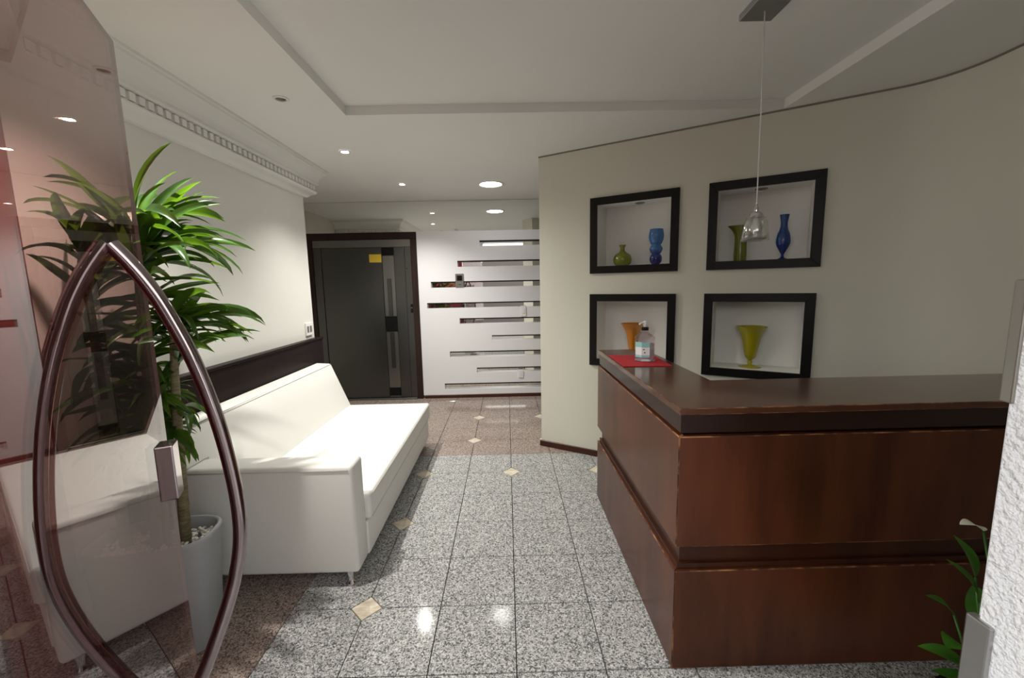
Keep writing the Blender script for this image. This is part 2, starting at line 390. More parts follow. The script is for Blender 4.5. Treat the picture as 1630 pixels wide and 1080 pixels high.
for seg in range(3):
    a, b2 = crown_pt(seg, .077, 0), crown_pt(seg+1, .077, 0); d = (b2-a); ln = d.length; d.normalize(); n = int(ln/.056)
    for k in range(n):
        p = a + d*(ln*(k+.5)/n); p.z = ZC-.181
        if me_t is None: o = obj('dentil', bx(-.017, .017, -.004, .018, -.021, .021, .002, 1), M['plaster'], crown); me_t = o.data
        else: o = link('dentil', me_t, None, crown)
        o.location = p; o.rotation_euler.z = math.atan2(NRM[seg].y, NRM[seg].x)-math.pi/2
# dark wainscot along the left wall
bm = prism(bmesh.new(), [(XW, 1.95), (XW+.055, 1.95), (XW+.055, YE+.055), (XW-.4, YE+.055), (XW-.4, YE), (XW, YE)], 0, 1.095, .004, 1)
wn = tag(obj('trim_2', bm, M['wenge']), 'very dark wood wainscot panel behind the white sofa', 'wainscot', kind='structure')
obj('cap_rail', prism(bmesh.new(), [(XW, 1.95), (XW+.065, 1.95), (XW+.065, YE+.065), (XW-.4, YE+.065), (XW-.4, YE), (XW, YE)], 1.0955, 1.118, .004, 1), M['wenge'], wn)

# ------------------------------------------------------------------ back wall: mirror, lift, slotted panel
tag(obj('wall_mirror', bx(-2.975, 2.9, YB, YB+.010, .0, ZC-.004), M['mirror']), 'large mirror covering the lobby wall above the lift and white panel', 'mirror')
el = tag(empty('elevator', (-1.98, YB, 0)), 'stainless steel lift door in a dark wood frame beside the white panel', 'elevator')
def elp(name, x0, x1, z0, z1, y0, y1, m, bev=.002, parent=None):
    bm = bx(x0+1.98, x1+1.98, y0-YB, y1-YB, z0, z1, bev, 1); return obj(name, bm, M[m], parent or el)
F0, F1, FT = -2.745, -1.222, 2.345
elp('frame_post', F0, F0+.092, .001, FT-.092, 5.825, YB-.001, 'wenge_v'); elp('frame_post', F1-.085, F1, .001, FT-.092, 5.825, YB-.001, 'wenge_v'); elp('frame_head', F0, F1, FT-.09, FT, 5.825, YB-.001, 'wenge_v')
elp('steel_jamb', F0+.094, -2.545, .024, 2.15, 5.845, YB-.001, 'steel'); elp('steel_jamb', -1.395, F1-.087, .024, 2.15, 5.845, YB-.001, 'steel'); elp('steel_head', F0+.094, F1-.087, 2.152, FT-.094, 5.845, YB-.001, 'steel_light')
elp('door_leaf', -2.541, -1.715, .026, 2.148, 5.858, YB-.001, 'steel'); elp('door_leaf_edge', -1.545, -1.399, .026, 2.148, 5.858, YB-.001, 'steel')
elp('pull_strip', -1.711, -1.549, .026, 2.148, 5.866, YB-.001, 'steel_light')
for z0, z1 in ((2.035, 2.146), (.975, 1.195), (.045, .165)): elp('black_plate', -1.709, -1.551, z0, z1, 5.860, 5.8655, 'black_plate', .001)
elp('pull_bar', -1.66, -1.60, 1.2, 1.72, 5.856, 5.8655, 'steel', .004); elp('pull_bar', -1.66, -1.60, .45, .97, 5.856, 5.8655, 'steel', .004)
elp('warning_sticker', -1.885, -1.718, 1.945, 2.055, 5.8555, 5.8578, 'yellow', 0)
cb = elp('call_plate', -1.345, -1.313, 1.24, 1.36, 5.838, 5.8448, 'black_plate', .001); elp('call_button', -1.338, -1.320, 1.30, 1.318, 5.834, 5.8378, 'steel_light', .001, cb)
elp('keyhole', -1.375, -1.362, 1.845, 1.858, 5.842, 5.8448, 'black_plate', 0)
elp('sill', F0+.094, F1-.087, .0005, .022, 5.80, YB-.001, 'steel_light')
sp = tag(empty('slotted_panel', (-1.22, YB, 0)), 'white lacquered wall panel cut by nine horizontal mirror slots', 'wall panel')
SL = [(-.357, 2.214, 2.141), (-.670, 1.944, 1.862), (-1.048, 1.663, 1.581), (-1.114, 1.370, 1.293), (-.668, 1.147, 1.067), (-.219, .897, .829), (-.823, .676, .598), (-.447, .435, .367), (-.914, .212, .131)]
PX0, PX1 = -1.22, 2.6
bm = bmesh.new(); zt = 2.347; PY0 = 5.838
for x, a, b2 in SL:
    box(bm, 0, PX1-PX0, PY0-YB, -.0005, a, zt); box(bm, 0, x-PX0, PY0-YB, -.0005, b2, a); zt = b2
box(bm, 0, PX1-PX0, PY0-YB, -.0005, .047, zt)
bmesh.ops.remove_doubles(bm, verts=bm.verts, dist=.0005)
obj('panel_board', bm, M['panel_white'], sp)
for x, a, b2 in SL: obj('slot_top_strip', bx(x-PX0+.001, PX1-PX0-.01, PY0-YB+.003, -.002, a-.017, a-.0005), M['black_plate'], sp)  # dark strip set along the top of each slot
def plate(name, x, z, wd, h, y, m, label, cat):
    r = tag(empty(name, (x, y, z)), label, cat); obj('cover_plate', bx(-wd/2, wd/2, -.012, 0, -h/2, h/2, .003, 2), M[m], r); return r
r = plate('lift_call_panel', -.647, 1.676, .115, .185, PY0, 'grey_metal', 'grey metal lift call panel on the white slotted panel', 'call panel')
obj('display', bx(-.036, .036, -.016, -.0125, -.005, .065, .001, 1), M['black_plate'], r); obj('call_button', bx(-.012, .012, -.016, -.0125, -.06, -.036, .003, 2), M['steel_light'], r)
r = plate('wall_outlet', .18, .336, .075, .12, PY0, 'plastic_white', 'white outlet low on the white slotted panel, over a mirror slot', 'outlet')
obj('socket', bx(-.018, .018, -.015, -.0125, -.028, .028, .002, 1), M['panel_white'], r)
r = plate('light_switch', .235, 1.23, .07, .15, PY0, 'plastic_white', 'white switch on the slotted panel near the niche wall corner', 'switch')
obj('rocker', bx(-.018, .018, -.016, -.0125, -.03, .03, .002, 1), M['panel_white'], r)
r = tag(empty('socket_plate', (XW, 4.075, 1.213)), 'white double outlet on the off-white wall above the dark wainscot', 'outlet')
obj('cover_plate', bx(0, .012, -.062, .062, -.062, .062, .003, 2), M['plastic_white'], r)
for q in (-.028, .028): obj('socket', bx(.0122, .015, q-.018, q+.018, -.03, .03, .002, 1), M['grey_metal'], r)

# ------------------------------------------------------------------ ceiling lamps
def spot(x, y, z, power, size, blend, rad, col=(1, .965, .90), parent=None, tilt=0):
    l = bpy.data.lights.new('downlight_beam', 'SPOT'); l.energy = power; l.spot_size = R(size); l.spot_blend = blend; l.shadow_soft_size = rad; l.color = col
    o = bpy.data.objects.new('downlight_beam', l); COL.objects.link(o); o.location = (x, y, z); o.rotation_euler.y = -R(tilt)
    if parent: o.parent = parent
    return o
def halogen(x, y, on, label, power=90, size=150, zc=ZC, rad=.045, blend=.9, tilt=0):
    r = tag(empty('ceiling_spotlight', (x, y, zc)), label, 'spotlight', 'small recessed ceiling spotlights')
    k = rad/.045
    obj('trim_ring', lathe(bmesh.new(), [(.030*k, -.001), (.030*k, -.006), (.036*k, -.009), (.045*k, -.006), (.047*k, -.001)], 32), M['plastic_white'], r, smooth=True)
    obj('bulb', lathe(bmesh.new(), [(0, -.005), (.018*k, -.0045), (.029*k, -.001)], 24), M['lamp_on' if on else 'lamp_off'], r, smooth=True)
    if on: spot(0, 0, -.03, power, size, blend, .022, parent=r, tilt=tilt)
    return r
halogen(-1.353, 1.71, True, 'lit ceiling spotlight above the potted dracaena', 105, 130, tilt=8)
halogen(-1.353, 2.727, False, 'unlit ceiling spotlight beside the raised ceiling tray')
halogen(-1.353, 3.742, True, 'lit ceiling spotlight above the far end of the white sofa', 88, 130, blend=1.0, tilt=16)
halogen(-1.158, 4.921, True, 'lit ceiling spotlight in front of the lift door', 80, 130)
r = tag(empty('round_downlight', (-.155, 4.995, ZC)), 'large round lit downlight in front of the slotted panel', 'downlight')
obj('trim_ring', lathe(bmesh.new(), [(.125, -.001), (.125, -.008), (.14, -.011), (.155, -.007), (.158, -.001)], 40), M['plastic_white'], r, smooth=True)
obj('diffuser', lathe(bmesh.new(), [(0, -.004), (.1245, -.004)], 40), M['lamp_led'], r)

# ------------------------------------------------------------------ reception counter
CX, CY = .655, 1.53; CR = 2.632; CI = .99; CJ = 1.975; CB = 2.965
ct = tag(empty('reception_counter', (CX, CY, 0)), 'L-shaped glossy mahogany reception counter with worn edges', 'counter')
def Lp(o): return [(0+o, 0+o), (CR-CX, o), (CR-CX, CJ-CY-o), (CI-CX-o, CJ-CY-o), (CI-CX-o, CB-CY-o), (o, CB-CY-o)]
obj('counter_top', prism(bmesh.new(), Lp(0), 1.098, 1.125, .003, 2, 1), [M['counter_top'], M['worn']], ct)
obj('apron', prism(bmesh.new(), Lp(.010), 1.022, 1.0975, .002, 1), M['counter_dark'], ct)
obj('carcass', prism(bmesh.new(), Lp(.036), .0, 1.0215, 0), M['counter_dark'], ct)
W1, D1 = CR-CX, CB-CY
def board(name, poly, z0, z1): return obj(name, prism(bmesh.new(), poly, z0, z1, .0042, 2, 1), [M['counter'], M['worn']], ct)
for z0, z1, nm in ((.550, 1.012, 'upper'), (.002, .446, 'lower')):
    board('front_panel_'+nm, [(0, 0), (W1, 0), (W1, .0295), (.0295, .0295)], z0, z1)
    board('side_panel_'+nm, [(0, .0002), (.0293, .0297), (.0293, D1-.03), (0, D1)], z0, z1)
bmb = bmesh.new()
for poly in ([(.028, .028), (W1, .028), (W1, .0355), (.0355, .0355)], [(.028, .0282), (.0353, .0357), (.0353, D1-.037), (.028, D1-.028)]): prism(bmb, poly, .470, .549, 0)
obj('groove_band', bmb, M['counter_shade'], ct)
bmb = bmesh.new()
for poly in ([(.014, .014), (W1, .014), (W1, .0355), (.0355, .0355)], [(.014, .0142), (.0353, .0357), (.0353, D1-.037), (.014, D1-.014)]): prism(bmb, poly, .4475, .4695, 0)
obj('groove_ledge', bmb, M['counter_shade'], ct)
# red cloth and sanitizer bottle
ZM = 1.1255
bm = bmesh.new(); mp = [(.668, 2.715), (.664, 2.335), (.940, 2.322), (.957, 2.660)]
prism(bm, mp, ZM, ZM+.004, .001, 1)
tag(obj('red_mat', bm, M['fabric_red']), 'red cloth mat on the end of the reception counter', 'mat')
sb = tag(empty('sanitizer_bottle', (.838, 2.50, ZM+.0045), R(-12)), 'clear pump bottle of hand gel standing on the red mat', 'bottle')
def octo(bm, prof, n=8):
    rings = []
    for rr_, z in prof: rings.append([bm.verts.new((rr_*math.cos(2*math.pi*(k+.5)/n), rr_*math.sin(2*math.pi*(k+.5)/n), z)) for k in range(n)])
    for a, b2 in zip(rings, rings[1:]):
        for k in range(n): bm.faces.new((a[k], a[(k+1) % n], b2[(k+1) % n], b2[k]))
    bm.faces.new(rings[0][::-1]); bm.faces.new(rings[-1]); return bm
obj('body', octo(bmesh.new(), [(.062, 0), (.066, .004), (.063, .016), (.060, .022), (.060, .128), (.064, .136), (.058, .148), (.034, .166), (.022, .174), (.020, .186)]), M['clear'], sb)
obj('gel', octo(bmesh.new(), [(.056, .004), (.056, .105)]), M['gel'], sb)
obj('collar', lathe(bmesh.new(), [(0, .186), (.021, .186), (.021, .203), (.012, .206), (0, .206)], 20), M['black_plate'], sb, smooth=True, angle=R(40))
pm = obj('pump', lathe(bmesh.new(), [(0, .206), (.009, .206), (.009, .214), (.013, .216), (.013, .238), (.009, .242), (0, .242)], 20), M['plastic_white'], sb, smooth=True, angle=R(40))
obj('nozzle', tube(bmesh.new(), [(0, 0, .230), (-.02, -.015, .231), (-.036, -.027, .226)], .006, 10), M['plastic_white'], pm)
# label wraps two faces of the octagon
def octpt(ang, rad): return (rad*math.cos(ang), rad*math.sin(ang))
a8 = math.pi/4; rl = .0608/1
def lab(name, z0, z1, m, rad, k0=5, k1=6, parent=sb, f0=0.0, f1=1.0):
    bm = bmesh.new(); pts = []
    for k in range(k0, k1+1):
        pts.append(octpt((k+.5)*a8, rad))
    if f0 or f1 != 1:
        A_, B_ = Vector(pts[1]), Vector(pts[-1]); pts = [tuple(A_.lerp(B_, f0)), tuple(A_.lerp(B_, f1))]
    lo = [bm.verts.new((x, y, z0)) for x, y in pts]; hi = [bm.verts.new((x, y, z1)) for x, y in pts]
    for k in range(len(pts)-1): bm.faces.new((lo[k], lo[k+1], hi[k+1], hi[k]))
    return obj(name, bm, M[m], parent)
lb = lab('label', .026, .118, 'label_white', .0606, 4, 6)
lab('label_top_print', .088, .1175, 'label_teal', .0608, 4, 6, lb); lab('label_bottom_print', .0265, .040, 'label_teal', .0608, 4, 6, lb)
lab('label_mark', .072, .078, 'ink', .0612, 4, 6, lb, .15, .38); lab('label_mark', .052, .060, 'ink', .0612, 4, 6, lb, .32, .48)

# ------------------------------------------------------------------ niche frames and vases
fl_lab = ['black square frame around the niche with the squat green and bubbly blue vases', 'black square frame around the niche with the tall green and slim blue vases',
          'black square frame around the niche with the amber vase', 'black square frame around the niche with the yellow goblet vase']
for (a, b2, c, d), lb_ in zip(FR, fl_lab):
    fr = tag(empty('niche_frame', wp((a+b2)/2, -.001, c), math.atan2(WD.y, WD.x)), lb_, 'frame', 'black niche frames on the cream wall')  # black trim around a niche opening, holds no picture
    wd, h = b2-a, d-c
    def rail(poly):
        bm = bmesh.new()
        lo = [bm.verts.new((x, 0, z)) for x, z in poly]; hi = [bm.verts.new((x, -.022, z)) for x, z in poly]
        bm.faces.new(lo); bm.faces.new(hi[::-1])
        for k in range(4): bm.faces.new((lo[k], lo[(k+1) % 4], hi[(k+1) % 4], hi[k]))
        bmesh.ops.bevel(bm, geom=list(bm.edges), offset=.0015, segments=1, affect='EDGES'); obj('rail', bm, M['black'], fr)
    o, i = wd/2, wd/2-FW
    rail([(-o, 0), (o, 0), (i, FW), (-i, FW)]); rail([(o, 0), (o, h), (i, h-FW), (i, FW)]); rail([(o, h), (-o, h), (-i, h-FW), (i, h-FW)]); rail([(-o, h), (-o, 0), (-i, FW), (-i, h-FW)])
ZL, ZU = .930, 1.747
def vase(name, u, dep, z0, prof, m, label, deform=None, extra=None):
    p = wp(u, dep, z0+.0005); bm = bmesh.new(); n = len(prof)
    pts = spline([(r_, z_, 0) for r_, z_ in prof], 40)
    outer = [(max(p_.x, 0), p_.y) for p_ in pts]; inner = [(max(r_-.004, .002), z_) for r_, z_ in outer[::-1] if z_ > .02 or True][:-3]
    lathe(bm, [(0, outer[0][1])]+outer+inner+[(0, inner[-1][1])], 32)
    if deform: deform(bm)
    o = obj(name, bm, M[m], smooth=True); o.location = p; o.rotation_euler.z = math.atan2(WD.y, WD.x)
    tag(o, label, 'vase'); return o
vase('squat_vase', .752, .125, ZU, [(.040, 0), (.068, .018), (.079, .055), (.066, .095), (.030, .122), (.021, .135), (.020, .160), (.031, .182)], 'v_green', 'small squat olive green bottle vase beside the bubbly blue vase')
vase('bubble_vase', 1.036, .125, ZU, [(.026, 0), (.046, .025), (.050, .055), (.043, .080), (.033, .091), (.042, .101), (.053, .130), (.045, .155), (.037, .167), (.047, .180), (.059, .215), (.061, .250), (.055, .285), (.053, .296)], 'v_blue', 'blue vase of three stacked bubbles, pale above and dark below')
def spout(bm):
    for v in bm.verts:
        k = max(0, (v.co.z-.175)/.10)
        if k > 0 and v.co.x < 0: v.co.x -= .055*k*k*(-v.co.x/.05)
vase('spout_vase', 1.662, .125, ZU, [(.043, 0), (.044, .05), (.042, .12), (.042, .18), (.044, .22), (.047, .272)], 'v_green2', 'tall olive green vase with one flared lip behind the pendant lamp', spout)
vb = vase('slim_vase', 1.936, .125, ZU, [(.032, 0), (.030, .008), (.012, .020), (.010, .040), (.020, .060), (.042, .105), (.047, .140), (.040, .185), (.026, .225), (.022, .262), (.027, .300), (.031, .325)], 'v_blue2', 'slender cobalt blue vase with a narrow neck and round foot')
vase('amber_vase', .857, .125, ZL, [(.056, 0), (.052, .008), (.016, .018), (.013, .040), (.020, .060), (.034, .085), (.044, .130), (.052, .190), (.066, .245), (.088, .285), (.110, .312)], 'v_orange', 'amber orange flared vase behind the pump bottle')
vase('goblet_vase', 1.767, .125, ZL, [(.078, .0), (.076, .006), (.030, .014), (.015, .022), (.018, .040), (.014, .052), (.020, .062), (.038, .085), (.050, .140), (.060, .200), (.076, .260), (.096, .300), (.110, .318)], 'v_yellow', 'yellow-green footed goblet vase with a flared rim')
for u, lb_ in ((.898, 'unlit spotlight in the niche over the bubbly blue vase'), (1.78, 'unlit spotlight in the niche over the slim blue vase')):
    p = wp(u, .11, 2.271); r = tag(empty('niche_spotlight', p), lb_, 'spotlight')
    obj('trim_ring', lathe(bmesh.new(), [(.026, -.001), (.026, -.005), (.032, -.007), (.040, -.005), (.042, -.001)], 24), M['grey_metal'], r, smooth=True)
    obj('bulb', lathe(bmesh.new(), [(0, -.004), (.0255, -.002)], 20), M['lamp_off'], r)

# ------------------------------------------------------------------ pendant lamp
pd = tag(empty('pendant_lamp', (1.178, 2.01, ZT)), 'small glass pendant lamp on a thin cord above the counter', 'lamp')
obj('ceiling_plate', bx(-.075, .075, -.075, .075, -.028, -.0005, .002, 1), M['steel_plate'], pd)
obj('cord', tube(bmesh.new(), [(0, 0, -.028), (.008, 0, -.45), (.012, 0, -.87)], .0028, 8), M['cord'], pd)
obj('socket', lathe(bmesh.new(), [(0, -.855), (.005, -.857), (.006, -.872), (.010, -.880), (.010, -.895), (.026, -.904), (.030, -.918), (.028, -.922), (0, -.922)], 24, .012), M['chrome'], pd, smooth=True, angle=R(40))
obj('glass_shade', lathe(bmesh.new(), [(.026, -.915), (.040, -.924), (.049, -.945), (.054, -.985), (.060, -1.030), (.058, -1.030), (.052, -.985), (.047, -.947), (.038, -.927), (.026, -.919)], 32, .012), M['frost'], pd, smooth=True)
obj('bulb', lathe(bmesh.new(), [(0, -.922), (.010, -.925), (.012, -.945), (.019, -.965), (.019, -.985), (0, -1.0)], 20, .012), M['plastic_white'], pd, smooth=True)

# ------------------------------------------------------------------ sofa
SX0, SX1 = -1.885, -.795; SY0, SY1 = 2.055, 4.055
sf = tag(empty('sofa', (-1.35, 3.05, 0)), 'white leather sofa with one arm and short chrome legs', 'sofa')
ox, oy = 1.35, -3.05
def sfb(name, x0, x1, y0, y1, z0, z1, bev, seg=4, m='leather', puff=0):
    bm = bmesh.new(); box(bm, x0+ox, x1+ox, y0+oy, y1+oy, z0, z1)
    if puff:
        bmesh.ops.subdivide_edges(bm, edges=bm.edges[:], cuts=6, use_grid_fill=True)
        cx, cy = (x0+x1)/2+ox, (y0+y1)/2+oy
        for v in bm.verts:
            if v.co.z > z1-1e-4:
                a = 1-((v.co.x-cx)/((x1-x0)/2))**4; b2 = 1-((v.co.y-cy)/((y1-y0)/2))**4; v.co.z += puff*a*b2
    es = [e for e in bm.edges if len(e.link_faces) == 2 and e.calc_face_angle(0) > R(60)]
    bmesh.ops.bevel(bm, geom=es, offset=bev, segments=seg, profile=.5, affect='EDGES')
    return obj(name, bm, M[m], sf, smooth=True, angle=R(50))
sfb('base', SX0+.03, SX1-.022, SY0+.161, SY1-.004, .085, .290, .012)
seat = sfb('seat_cushion', -1.66, SX1, SY0+.165, SY1, .293, .448, .022, puff=.012)
AX1 = -.822
arm = bmesh.new(); box(arm, SX0+ox, AX1+ox, SY0+oy, SY0+.160+oy, .085, .690)
es = [e for e in arm.edges]
bmesh.ops.bevel(arm, geom=es, offset=.022, segments=4, profile=.5, affect='EDGES')
armo = obj('armrest', arm, M['leather'], sf, smooth=True, angle=R(50))
# slanted backrest: profile in x/z extruded in y
bm = bmesh.new(); prof = [(-1.885, .30), (-1.60, .30), (-1.575, .452), (-1.735, .855), (-1.750, .872), (-1.875, .880), (-1.888, .868)]
BY0, BY1 = SY0+.01, SY1-.02
def ext(bm, prof, y0, y1):
    a = [bm.verts.new((x+ox, y0+oy, z)) for x, z in prof]; b2 = [bm.verts.new((x+ox, y1+oy, z)) for x, z in prof]
    bm.faces.new(a); bm.faces.new(b2[::-1]); n = len(prof)
    for k in range(n): bm.faces.new((a[k], a[(k+1) % n], b2[(k+1) % n], b2[k]))
ext(bm, [(-1.885, .30), (-1.60, .30), (-1.575, .452), (-1.670, .6915), (-1.735, .855), (-1.750, .872), (-1.875, .880), (-1.888, .868)], SY0+.163, BY1)
ext(bm, [(-1.886, .6915), (-1.670, .6915), (-1.735, .855), (-1.750, .872), (-1.875, .880), (-1.888, .868)], SY0+.006, SY0+.163)
bmesh.ops.remove_doubles(bm, verts=bm.verts, dist=.0006)
for f in [f for f in bm.faces if abs(f.normal.y) > .9 and abs(f.calc_center_median().y-(SY0+.163+oy)) < .002 and f.calc_center_median().z > .72]: bm.faces.remove(f)
bmesh.ops.recalc_face_normals(bm, faces=bm.faces)
es = [e for e in bm.edges if len(e.link_faces) == 2 and e.calc_face_angle(0) > R(20)]
bmesh.ops.bevel(bm, geom=es, offset=.008, segments=3, profile=.5, affect='EDGES')
bk = obj('backrest', bm, M['leather'], sf, smooth=True, angle=R(50))
def pipe(pts, parent, rad=.0035):
    return obj('piping', tube(bmesh.new(), [(x+ox, y+oy, z) for x, y, z in pts], rad, 8), M['piping'], parent, smooth=True)
pipe([(-1.742, SY0+.012, .865), (-1.742, BY1-.005, .865)], bk)
pipe([(-1.885, SY0+.004, .700), (-1.680, SY0+.004, .700), (-1.738, SY0+.004, .862)], bk, .003)
pipe([(SX0+.01, SY0, .668), (AX1-.02, SY0, .668)], armo)
pipe([(SX1-.002, SY0+.18, .432), (SX1-.002, SY1-.02, .432)], seat)
pipe([(SX1+.0005, SY0+.18, .312), (SX1+.0005, SY1-.02, .312)], seat, .003)
lp = [(0, .0), (.024, .0), (.026, .006), (.024, .014), (.017, .024), (.018, .045), (.025, .0845), (0, .0845)]
me_l = None
for x, y in ((-.882, SY0+.040), (-.882, SY1-.06), (-1.80, SY0+.040), (-1.80, SY1-.06)):
    if me_l is None: o = obj('leg', lathe(bmesh.new(), lp, 24), M['chrome'], sf, smooth=True, angle=R(40)); me_l = o.data
    else: o = link('leg', me_l, None, sf)
    o.location = (x+ox, y+oy, 0)

# ------------------------------------------------------------------ glass door with bow handles
GB = R(26.5); gn = Vector((math.cos(GB), math.sin(GB), 0)); gt = Vector((-gn.y, gn.x, 0)); GC = -.4
A0, A1 = .62, 1.62
dr = tag(empty('glass_door', gn*(GC-.005)+gt*A0, math.atan2(gt.y, gt.x)), 'open bronze-tinted glass door with a tall bow handle', 'door')
# local: x along the pane, -y towards the room side (gn)
bm = bx(0, A1-A0, -.005, .005, .012, 2.305)
for f in bm.faces:
    if abs(f.normal.y) < .5: f.material_index = 1
obj('glass_pane', bm, [M['door_glass'], M['glass_edge']], dr)
hs = [(.0, 1.728), (.026, 1.690), (.056, 1.638), (.088, 1.566), (.132, 1.435), (.166, 1.285), (.188, 1.13), (.198, .985), (.192, .865), (.162, .735), (.113, .600), (.063, .485), (.023, .412), (.0, .380)]
for sgn, nm, kk in ((-1, 'bow_handle', 1), (1, 'bow_handle', 1)):
    pts = spline([(1.385-A0, sgn*(.006+s), z) for s, z in hs], 60)
    h = obj(nm, tube(bmesh.new(), pts, .0185, 18), M['handle'], dr, smooth=True, angle=R(60))
lk = obj('lock_case', bx(A1-A0-.052, A1-A0+.016, -.028, .028, .965, 1.140, .004, 2), M['handle'], dr)
obj('lock_seam', bx(A1-A0+.0161, A1-A0+.018, -.005, .005, .975, 1.13), M['black_plate'], lk)
for z in (.04, 2.24): obj('pivot_patch', bx(0, .12, -.014, .014, z-.035, z+.05, .003, 1), M['chrome'], dr)

# ------------------------------------------------------------------ planter and dracaena
PC = Vector((-1.59, 1.74, 0)); prz = R(10)
pt = tag(empty('planter', PC, prz), 'grey oval planter filled with white pebbles behind the glass door', 'planter')
def oval(bm, rows, seg=40, ex=3.2):
    rings = []
    for a, b2, z in rows:
        ring = []
        for k in range(seg):
            t_ = 2*math.pi*k/seg; c, s = math.cos(t_), math.sin(t_)
            ring.append(bm.verts.new((a*math.copysign(abs(c)**(2/ex), c), b2*math.copysign(abs(s)**(2/ex), s), z)))
        rings.append(ring)
    for a, b2 in zip(rings, rings[1:]):
        for k in range(seg): bm.faces.new((a[k], a[(k+1) % seg], b2[(k+1) % seg], b2[k]))
    bm.faces.new(rings[0][::-1]); bm.faces.new(rings[-1]); return bm
obj('pot', oval(bmesh.new(), [(.200, .118, 0), (.206, .124, .008), (.240, .146, .505), (.246, .150, .520), (.244, .148, .532), (.238, .142, .536), (.232, .134, .534), (.228, .130, .525), (.224, .126, .46)]), M['pot'], pt, smooth=True, angle=R(60))
bm = bmesh.new(); rnd = random.Random(3)
for k in range(520):
    while True:
        x, y = rnd.uniform(-.215, .215), rnd.uniform(-.12, .12)
        if (abs(x)/.218)**3.2+(abs(y)/.122)**3.2 < 1: break
    mtx = Matrix.Translation((x, y, .472+rnd.uniform(0, .022))) @ Matrix.Rotation(rnd.uniform(0, 6), 4, 'Z') @ Matrix.Diagonal((rnd.uniform(.008, .014), rnd.uniform(.006, .010), rnd.uniform(.005, .008), 1))
    bmesh.ops.create_icosphere(bm, subdivisions=1, radius=1, matrix=mtx)
tag(obj('pebbles', bm, M['pebble'], pt, smooth=True), kind='stuff')
pl = tag(empty('dracaena', PC + Vector((0, 0, .478)), 0), 'tall potted dracaena with long arching green leaves', 'plant')
PB = PC + Vector((0, 0, .478))
canes = [((.03, .015), 1.36, (.03, .02)), ((.11, .03), .98, (.03, .04)), ((-.13, .0), 1.26, (-.02, .02)), ((.02, -.02), .66, (.03, .03))]
for (cx, cy), h, (dx, dy) in canes:
    obj('cane', tube(bmesh.new(), [(cx, cy, -.012), (cx+dx*.4, cy+dy*.4, h*.5), (cx+dx, cy+dy, h)], [.022, .020, .012], 12), M['cane'], pl, smooth=True)
leaf_meshes = []
def make_leaf(ln, wd, droop, curl, seed):
    r_ = random.Random(seed); bm = bmesh.new(); n = 11; rows = []
    ang = R(48); x = z = 0; st = ln/n
    for k in range(n+1):
        t_ = k/n; wdt = wd*(math.sin(math.pi*min(1, t_*.93+.05))**.75)*(1-.35*t_) if k < n else .0008
        tw = curl*t_; c, s = math.cos(tw), math.sin(tw); fold = wdt*.30
        nx, nz = -math.sin(ang), math.cos(ang)
        wob = .006*math.sin(t_*7+seed)
        rows.append([bm.verts.new((x + nx*(fold*abs(q) + q*wdt*s*.5), q*wdt*.5*c + wob, z + nz*(fold*abs(q) + q*wdt*s*.5))) for q in (-1, -.5, 0, .5, 1)])
        x += math.cos(ang)*st; z += math.sin(ang)*st; ang -= droop/n*(.4+1.2*t_)
    for a, b2 in zip(rows, rows[1:]):
        for q in range(4): bm.faces.new((a[q], a[q+1], b2[q+1], b2[q]))
    me = bpy.data.meshes.new('leaf'); 
    for f in bm.faces: f.smooth = True
    bm.to_mesh(me); bm.free(); me.materials.append(M['leaf']); return me
LV = [(.40, .060, 1.0, .5), (.46, .064, 1.5, .9), (.36, .054, .7, -.6), (.42, .066, 1.3, -.9), (.34, .058, 1.6, .4), (.52, .058, 1.2, 1.3), (.38, .066, 1.8, -.3), (.46, .050, .8, 1.0)]
leaf_meshes = [make_leaf(*a, i) for i, a in enumerate(LV)]
jm = (Vector((XW, YJ, 0)) - Vector((HX, HY, 0))).normalized(); jn = Vector((jm.y, -jm.x, 0))
def leaf_ok(me, mw):
    for v in me.vertices:
        p = mw @ v.co
        if p.x < XW+.01 and p.y > YJ: return False
        if p.z < 1.13 and p.x < XW+.075: return False
        if (p-Vector((HX, HY, 0))).dot(jn) < .01: return False
        if p.dot(gn) > GC-.045 and p.dot(gt) < A1+.03: return False
        if p.z < 1.35 and p.dot(gn) > GC-.02: return False
        if p.dot(gn) > GC-.30 and 1.33 < p.dot(gt) < 1.45 and .3 < p.z < 1.75: return False
        if p.z < .93 and p.y > SY0-.03: return False
        if p.z > ZC-.30: return False
    return True
rl_ = random.Random(11)
crowns = [(.06, .05, 1.30, 18, 1.1)]
for (cx, cy), h, (dx, dy) in canes:
    n = 4 if h > 1 else 2; big = 1 if h > 1.2 else .85 if h > .8 else .7
    for k in range(n): crowns.append((cx+dx, cy+dy, h - k*.15, 24 if k == 0 else 17, big*(1-.07*k)))
crowns += [(.08, .05, .74, 16, 1.0), (.10, .07, .56, 14, 1.0), (.10, .08, .40, 8, .9)]
cnt = 0
for cx, cy, cz, n, big in crowns:
    for k in range(n):
        for tr in range(30):
            me = rl_.choice(leaf_meshes); az = rl_.uniform(0, 2*math.pi) if tr > 8 or k % 2 else rl_.uniform(-.6, 1.6)
            s = rl_.uniform(.65, 1.08)*big; tilt = rl_.uniform(-.55, .75) if cz > 1.1 else rl_.uniform(.0, 1.15)
            mw = Matrix.Translation(PB+Vector((cx, cy, cz+rl_.uniform(-.05, .04)))) @ Matrix.Rotation(az, 4, 'Z') @ Matrix.Rotation(tilt, 4, 'Y') @ Matrix.Rotation(rl_.uniform(-.5, .5), 4, 'X') @ Matrix.Diagonal((s, s, s, 1))
            if cnt < 288 and leaf_ok(me, mw):
                o = link('leaf', me, None, pl); o.matrix_local = Matrix.Translation(-PB) @ mw; cnt += 1; break

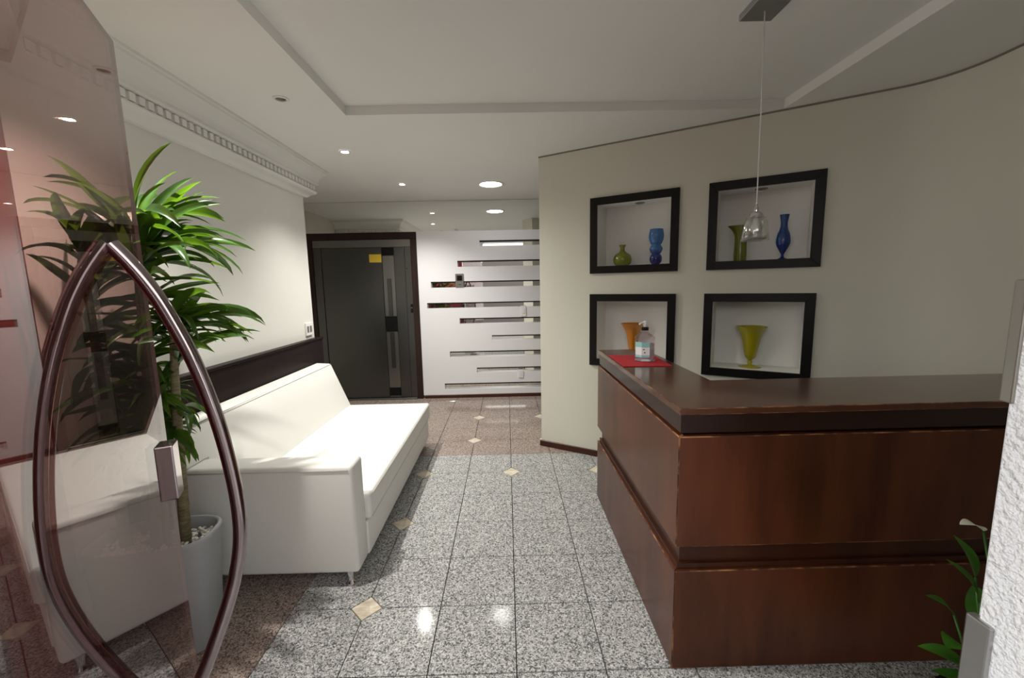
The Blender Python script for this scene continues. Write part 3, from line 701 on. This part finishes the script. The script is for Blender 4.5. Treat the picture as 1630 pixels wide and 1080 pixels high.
# ------------------------------------------------------------------ stucco pillar and peace lily at the right
pi = tag(empty('stucco_pillar', (1.0, .8, 0)), 'white rough stucco pillar with metal fittings beside the entrance', 'pillar')
bm = bmesh.new(); box(bm, 0, .318, -1.2, 0, -.011, 1.605)
bmesh.ops.bevel(bm, geom=list(bm.edges), offset=.010, segments=3, affect='EDGES')
obj('shaft', bm, M['stucco'], pi, smooth=True, angle=R(50))
obj('corner_guard', bx(-.005, .02, -.016, .008, 1.355, 1.600, .004, 3), M['grey_metal'], pi)
obj('door_stop_plate', bx(-.010, .012, -.038, .010, .30, .880, .004, 2), M['steel_plate'], pi)
pp = tag(empty('flower_pot', (1.485, 1.12, 0)), 'dark flower pot holding the peace lily', 'pot')
obj('pot', lathe(bmesh.new(), [(0, 0), (.09, 0), (.115, .22), (.125, .225), (.125, .25), (.113, .25), (.108, .22), (0, .215)], 32), M['black_plate'], pp, smooth=True, angle=R(40))
ly = tag(empty('peace_lily', (1.485, 1.12, .216)), 'peace lily with a white flower beside the stucco pillar', 'plant')
def lily_leaf(tip, base, wd, m='lily_leaf', name='leaf', cup=.25):
    base, tip = Vector(base), Vector(tip); d = tip-base; side = d.cross(Vector((0, 0, 1)))
    side = side.normalized() if side.length > 1e-4 else Vector((1, 0, 0)); nrm = side.cross(d).normalized(); bm = bmesh.new(); rows = []; n = 10
    for k in range(n+1):
        t_ = k/n; c = base + d*t_ + nrm*(.12*d.length*math.sin(math.pi*t_)); ww = wd*math.sin(math.pi*(t_**.8)*.97+.03)**.9 if 0 < k < n else .001
        rows.append([bm.verts.new(c + side*q*ww*.5 + nrm*cup*abs(q)*ww*.5) for q in (-1, -.5, 0, .5, 1)])
    for a, b2 in zip(rows, rows[1:]):
        for q in range(4): bm.faces.new((a[q], a[q+1], b2[q+1], b2[q]))
    o = obj(name, bm, M[m], ly, smooth=True)
    return o
def stalk(pts, rad=.0035): return obj('stalk', tube(bmesh.new(), pts, rad, 8), M['lily_leaf'], ly, smooth=True)
lv = [((-.03, .06, .20), (-.135, .02, .24), .08), ((-.03, .10, .28), (-.10, .13, .33), .05), ((0, .06, .36), (-.06, .12, .47), .055), ((0, .08, .43), (-.02, .14, .54), .05),
      ((.03, -.05, .2), (.12, -.10, .30), .08), ((-.02, -.03, .10), (-.13, .06, .12), .07), ((.02, .05, .24), (.10, .16, .34), .08), ((-.03, .03, .14), (-.14, .10, .17), .07)]
for b_, t_, wd in lv:
    stalk([(b_[0]*.15, b_[1]*.15, 0), (b_[0]*.6, b_[1]*.6, b_[2]*.6), b_]); lily_leaf(t_, b_, wd)
stalk([(0, 0, 0), (.04, .05, .35), (.03, .10, .578)]); 
lily_leaf((-.068, .085, .612), (.03, .10, .578), .046, 'spathe', 'spathe', .25)
print('leaves', cnt)
